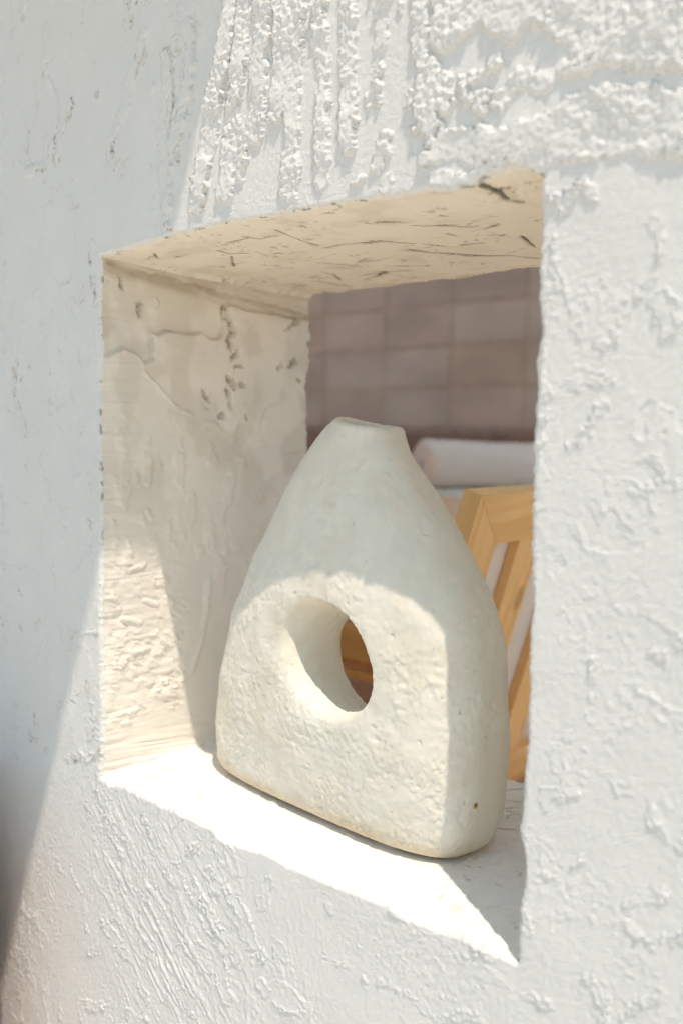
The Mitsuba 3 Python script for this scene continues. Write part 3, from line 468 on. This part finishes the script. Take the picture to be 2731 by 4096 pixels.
v[:, 2] += top * (-0.135 * (v[:, 0] - 0.0235) + 0.0022 * (n3(v[:, 0] * 60, v[:, 1] * 60, 1, 141) - 0.5) + 0.0022 * np.exp(-((v[:, 0] + 0.012) / 0.008) ** 2))
vm.vertices = v
nn = vertex_normals(v, np.array(vm.faces))
low = sstep(0.10, 0.02, v[:, 2])
dsp = (f3(v[:, 0] * 30, v[:, 1] * 30, v[:, 2] * 30, 2, 151) - 0.5) * 0.0034 + (f3(v[:, 0] * 130, v[:, 1] * 130, v[:, 2] * 130, 2, 152) - 0.5) * 0.0008
w3 = v + 0.016 * (np.stack([f3(v[:, 0] * 70, v[:, 1] * 70, v[:, 2] * 70, 3, k) for k in (171, 175, 179)], 1) - 0.5)
rough = 0.25 + 1.0 * sstep(0.38, 0.62, f3(w3[:, 0] * 22 + w3[:, 2] * 9, w3[:, 1] * 22, w3[:, 2] * 22 - w3[:, 0] * 9, 3, 157))         # some areas rubbed smooth, some left coarse
rough *= 1 - 0.55 * sstep(0.20, 0.26, v[:, 2])
dsp += (f3(v[:, 0] * 330, v[:, 1] * 330, v[:, 2] * 230, 2, 153) - 0.5) * (0.0014 + 0.0008 * low) * rough
dsp += (f3(v[:, 0] * 90 + v[:, 2] * 60, v[:, 1] * 90, v[:, 2] * 55 - v[:, 0] * 40, 3, 158) - 0.5) * 0.0010 * rough
dsp -= sstep(0.70, 0.82, n3(w3[:, 0] * 48 + w3[:, 2] * 20, w3[:, 1] * 48, w3[:, 2] * 52 - w3[:, 0] * 22, 159)) * 0.0005
dsp -= sstep(0.90, 0.95, n3(w3[:, 0] * 150 + w3[:, 2] * 60, w3[:, 1] * 150, w3[:, 2] * 150 - w3[:, 0] * 60, 160)) * 0.0009
v = v + nn * (dsp * sstep(0.0, 0.012, v[:, 2]))[:, None]
pulp = np.array([0.80, 0.768, 0.685])
vc = pulp * (0.97 + 0.06 * f3(v[:, 0] * 40, v[:, 1] * 40, v[:, 2] * 40, 2, 154))[:, None]
aged = sstep(0.46, 0.66, f3(w3[:, 0] * 16 + w3[:, 2] * 6, w3[:, 1] * 16, w3[:, 2] * 12, 4, 165)) * 0.35 + 0.25 * sstep(0.5, 0.7, f3(v[:, 0] * 60, v[:, 1] * 60, v[:, 2] * 14, 3, 166))
vc = vc * (1 - aged[:, None]) + np.array([0.70, 0.635, 0.515]) * aged[:, None]
tan = np.array([0.60, 0.47, 0.30])
wv = np.clip(sstep(0.032, 0.004, v[:, 2] + 0.02 * (f3(v[:, 0] * 35, v[:, 1] * 35, v[:, 2] * 35, 3, 155) - 0.5) + 0.006) * 0.75, 0, 1)
wv = np.maximum(wv, sstep(0.3625, 0.3680, v[:, 2] + 0.135 * (v[:, 0] - 0.0235)) * 0.6 * f3(v[:, 0] * 60, v[:, 1] * 60, 0, 2, 156))
vc = vc * (1 - wv[:, None]) + tan * wv[:, None]
for sd_, cc, thr in ((161, (0.30, 0.40, 0.55), 0.972), (162, (0.72, 0.40, 0.42), 0.978), (163, (0.62, 0.36, 0.10), 0.985), (164, (0.30, 0.27, 0.22), 0.975)):
    fl = sstep(thr, thr + 0.012, n3(v[:, 0] * 190, v[:, 1] * 190, v[:, 2] * 140, sd_)) * 0.75
    vc = vc * (1 - fl[:, None]) + np.array(cc) * fl[:, None]
# one orange-brown spot on the right side
spot = np.array([0.162, -0.018, 0.052])
ds = np.linalg.norm(v - spot, axis=1); k_ = np.argmin(ds + 9 * (v[:, 1] > 0))
fl = sstep(0.0030, 0.0018, np.linalg.norm(v - v[k_], axis=1))
vc = vc * (1 - fl[:, None]) + np.array([0.42, 0.20, 0.04]) * fl[:, None]
wv_ = VO + v[:, :1] * VU + v[:, 1:2] * VN + v[:, 2:] * np.array([0, 0, 1.0]) + np.array([0, 0, 0.0012])
add('vase', trimesh.Trimesh(wv_, np.array(vm.faces), process=False), 'paper_pulp', smooth=True, color=vc,
    label='cream paper pulp vase with a large hole through its middle', category='vase')

# ---------------------------------------------------------------- behind the wall: canvases leaning on a pier
add('masonry_ledge', box([-1.6, DEPTH + 0.03, GROUND], [2.4, 1.08, -0.18], 0.01), 'grey_render',
    label='low grey rendered ledge behind the opening, under the leaning wooden rack', category='ledge')
A0, E1, E2 = np.array([0.2069, 0.3672, 0.2872]), np.array([-0.0273, 0.9996, 0.0112]), np.array([0.2869, -0.0029, 0.9579])
E3 = np.cross(E1, E2)


FH, FW_, TH = (A0[2] + 0.178) / E2[2], 0.455, 0.024                    # the frame's height, width and thickness


def bar(p4, back=0.0, thick=TH):
    front = np.array([[a_, b_, -back] for a_, b_ in p4], float)
    m2 = trimesh.convex.convex_hull(np.vstack([front, front - [0, 0, thick]]))
    m2 = trimesh.Trimesh(m2.vertices, m2.faces)
    return framed(m2, A0, E1, E2, E3)


FK, bw, g_ = 'slatted_rack', 0.065, 0.0005
add(FK + '__rail', bar([(g_, 0), (FW_ - g_, 0), (FW_ - bw - g_, -bw), (bw + g_, -bw)]), 'pine_wood')
add(FK + '__rail_001', bar([(g_, -FH), (bw + g_, -FH + bw), (FW_ - bw - g_, -FH + bw), (FW_ - g_, -FH)]), 'pine_wood')
add(FK + '__stile', bar([(0, -g_), (bw, -bw - g_), (bw, -FH + bw + g_), (0, -FH + g_)]), 'pine_wood_upright')
add(FK + '__stile_001', bar([(FW_, -g_), (FW_, -FH + g_), (FW_ - bw, -FH + bw + g_), (FW_ - bw, -bw - g_)]), 'pine_wood_upright')
for i_, e_ in enumerate((0.124, 0.254)):
    add(FK + '__slat' + (f'_{i_:03d}' if i_ else ''), bar([(e_, -bw - g_), (e_ + 0.058, -bw - g_), (e_ + 0.058, -FH + bw + g_), (e_, -FH + bw + g_)], 0.001, thick=0.0125), 'pine_wood_upright')
add(FK + '__sheet', framed(box([bw + 0.001, -FH + bw + 0.001, -0.018], [FW_ - bw - 0.001, -bw - 0.001, -0.0145]), A0, E1, E2, E3), 'canvas_cloth', label='white sheet behind the wooden slats')
tag(FK, label='honey coloured slatted wooden rack leaning behind the vase, backed with a white sheet', category='rack')
add('pier', box([0.222, 0.80, -0.18], [0.50, 1.06, 0.60], 0.008), 'stucco_plain', label='plain pier that the slatted rack leans on', category='pier')

# a low crate of boards seen through the vase's hole
CR_ = 'wooden_crate'
for i_, (z0, z1, y0) in enumerate(((0.004, 0.026, 0.81), (-0.070, -0.004, 0.795), (-0.082, -0.074, 0.80), (-0.104, -0.087, 0.795))):
    add(f'{CR_}__board' + (f'_{i_:03d}' if i_ else ''), box([-0.75, y0, z0], [-0.10, y0 + 0.018, z1], 0.003), 'dark_wood')
for i_, (a_, b_) in enumerate(((-0.74, 0.82), (-0.14, 0.82), (-0.74, 1.02), (-0.14, 1.02))):
    add(f'{CR_}__post' + (f'_{i_:03d}' if i_ else ''), box([a_, b_, -0.179], [a_ + 0.03, b_ + 0.03, 0.024], 0.002), 'dark_wood')
add(f'{CR_}__lid', box([-0.735, 0.832, 0.006], [-0.115, 1.045, 0.016], 0.002), 'dark_wood')
tag(CR_, label='brown slatted wooden crate seen through the hole of the vase', category='crate')

# low parapet with a roll of canvas on it
add('parapet', box([-1.5, 1.10, GROUND], [0.20, 1.75, 0.243], 0.012), 'stucco_plain', label='low pale parapet under the cloth roll', category='wall')
ax = np.array([0.45, 0.893, 0.0]); ax /= np.linalg.norm(ax)
rc, rl = np.array([-0.478, 1.148, 0.2965]), 0.62
px = np.cross(ax, [0, 0, 1.0]); pz_ = np.array([0, 0, 1.0])


def turned(profile, n_=96, lumpy=0.0):
    m_ = trimesh.creation.revolve(np.array(profile, float), sections=n_)
    m_ = framed(m_, rc, px, pz_, ax) if np.linalg.det(np.stack([px, pz_, ax], 1)) > 0 else framed(m_, rc, -px, pz_, ax)
    if lumpy:
        v_ = m_.vertices; al_ = (v_ - rc) @ ax; rad = v_ - rc - al_[:, None] * ax
        rr = np.linalg.norm(rad, axis=1, keepdims=True)
        k_ = lumpy * (f3(v_[:, 0] * 16, v_[:, 1] * 16, v_[:, 2] * 22, 3, 191) - 0.5) + 0.3 * lumpy * (f3(al_ * 70, np.arctan2(rad[:, 2], rad @ px) * 2, 0, 3, 192) - 0.5)
        m_.vertices = v_ + rad / np.maximum(rr, 1e-6) * k_[:, None] * (rr > 0.03)
    return m_


tb = np.radians(np.linspace(-90, 0, 10))
prof = [(0.007, 0.004)] + [(0.038 + 0.018 * math.cos(t_), 0.018 + 0.018 * math.sin(t_)) for t_ in tb] + [(0.056 - 0.0045 * s_, 0.018 + 0.085 * s_) for s_ in np.linspace(0.1, 1, 12)] + [(0.0515, y_) for y_ in np.linspace(0.12, rl, 60)] + [(0.007, rl)]
add('cloth_roll__cloth', turned(prof, lumpy=0.009), 'roll_paper', smooth=True)
add('cloth_roll__core', turned([(0.004, 0.002), (0.0068, 0.002), (0.0068, rl + 0.003), (0.004, rl + 0.003), (0.004, 0.002)]), 'core_dark', smooth=35)
tag('cloth_roll', label='pale rolled cloth lying on the low parapet behind the vase', category='roll')

# far wall of large blocks, with a red-brown ledge at its foot
FY = 2.20
add('block_wall__mortar', box([-4.2, FY - 0.0005, GROUND], [3.2, FY + 0.25, 1.41]), 'mortar')
rb = np.random.default_rng(11)
shared = {}
cnt = 0
for r_ in range(7):
    zb = 0.392 + r_ * 0.1445
    for c_ in range(13):
        xb = -3.246 + c_ * 0.2985
        key = 'block_wall__block' + (f'_{cnt:03d}' if cnt else '')
        dy = rb.uniform(-0.003, 0.003)
        add(key, box([xb + 0.0035 + dy * 0.5, FY - 0.004 + dy * 0.6, zb + 0.0035], [xb + 0.295, FY + 0.01, zb + 0.141 + dy * 0.4], 0.0015), f'block_clay_{rb.integers(5)}')
        cnt += 1
add('block_wall__ledge', box([-4.2, FY - 0.06, 0.300], [3.2, FY + 0.002, 0.376], 0.006), 'red_trim', label='red brown ledge along the foot of the block courses')
add('block_wall__plinth', box([-4.2, FY - 0.03, GROUND], [3.2, FY + 0.003, 0.298]), 'stucco_plain')
tag('block_wall', label='mauve brown wall of large blocks behind the opening', category='wall')
gx_, gy_ = np.meshgrid(np.linspace(-1.45, 1.15, 40), np.linspace(0.33, 1.80, 24), indexing='ij')
sag = 3.01 - 0.06 * (1 - ((gx_ + 0.15) / 1.3) ** 2) * (1 - ((gy_ - 1.065) / 0.735) ** 2)
ci = np.arange(40 * 24).reshape(40, 24)
cq = np.stack([ci[:-1, :-1].ravel(), ci[1:, :-1].ravel(), ci[1:, 1:].ravel(), ci[:-1, 1:].ravel()], 1)
add('added_canopy__cloth', (np.stack([gx_.ravel(), gy_.ravel(), sag.ravel()], 1), cq), 'added_canopy_cloth', smooth=True)  # unseen cloth added to block direct sun behind the wall and glow softly
for i_, (a_, b_) in enumerate(((-1.40, 0.36), (1.10, 0.36), (-1.40, 1.20), (1.10, 1.78))):
    add('added_canopy__post' + (f'_{i_:03d}' if i_ else ''), box([a_ - 0.03, b_ - 0.03, GROUND], [a_ + 0.03, b_ + 0.03, 2.998], 0.004), 'post_wood')
tag('added_canopy', label='added unseen cloth canopy on four posts that keeps sun off the space behind the wall', category='canopy')

# ---------------------------------------------------------------- in front: unseen cloth shaped to cast the shade on the wall's left part
Q1, Q2 = np.array([0.1816, 0.0, 0.7123]), np.array([-0.1636, 0.0, -0.205])   # its shadow line on the wall
ZA = 1.36


def to_awning(q_):
    return q_ + SUN * (ZA - q_[2]) / SUN[2]


e0, e1_ = to_awning(Q1), to_awning(Q2)
dirn = (e1_ - e0) / np.linalg.norm(e1_ - e0)
s0 = e0 + dirn * ((-0.004 - e0[1]) / dirn[1]); s1 = e0 + dirn * ((-1.05 - e0[1]) / dirn[1])
outline = np.array([s0[:2], s1[:2], [-0.30, -1.05], [-0.30, -0.004]])
from shapely.geometry import Polygon
cloth = trimesh.creation.extrude_polygon(Polygon(outline), 0.004, engine='earcut'); cloth.apply_translation([0, 0, ZA])
add('unseen_awning__cloth', cloth, 'awning_cloth')


def beam(p_, q_, w_=0.02):
    p_, q_ = np.array(p_, float), np.array(q_, float)
    d_ = (q_ - p_) / np.linalg.norm(q_ - p_); s_ = np.cross(d_, [0, 0, 1.0]); s_ /= np.linalg.norm(s_)
    return framed(box([-w_, -w_, 0], [w_, w_, np.linalg.norm(q_ - p_)], 0.003), p_, s_, np.cross(d_, s_), d_)


for i_, (p_, q_) in enumerate((((-0.28, -1.03, ZA - 0.022), (s1[0] - 0.05, -1.03, ZA - 0.022)), ((-0.28, -0.03, ZA - 0.022), (s0[0] - 0.05, -0.03, ZA - 0.022)), ((-0.28, -0.05, ZA - 0.022), (-0.28, -1.01, ZA - 0.022)))):
    add('unseen_awning__bar' + (f'_{i_:03d}' if i_ else ''), beam(p_, q_, 0.018), 'dark_wood')
for i_, xa in enumerate((0.02, 0.20)):
    add('unseen_awning__arm' + (f'_{i_:03d}' if i_ else ''), beam((xa, -0.02, 0.97), (xa, -1.0, ZA - 0.045), 0.014), 'dark_wood')
tag('unseen_awning', label='unseen pale cloth above the opening, shaped to cast the shade on the left of the wall', category='unseen_awning')

# brown clay jar added out of view at left to darken the wall's corner
jar = trimesh.creation.revolve(np.array([(0.0, 0.0), (0.07, 0.0), (0.08, 0.06), (0.095, 0.35), (0.106, 0.62), (0.11, 0.78), (0.10, 0.87), (0.078, 0.92), (0.062, 0.94), (0.06, 0.955), (0.075, 0.97), (0.073, 0.98), (0.058, 0.97), (0.05, 0.94), (0.0, 0.85)]), sections=96)
jar.apply_translation([-0.209, -0.125, GROUND + 0.001])
add('added_jar', jar, 'terracotta', smooth=35, label='unseen brown clay jar added by the wall to darken its left edge', category='jar')
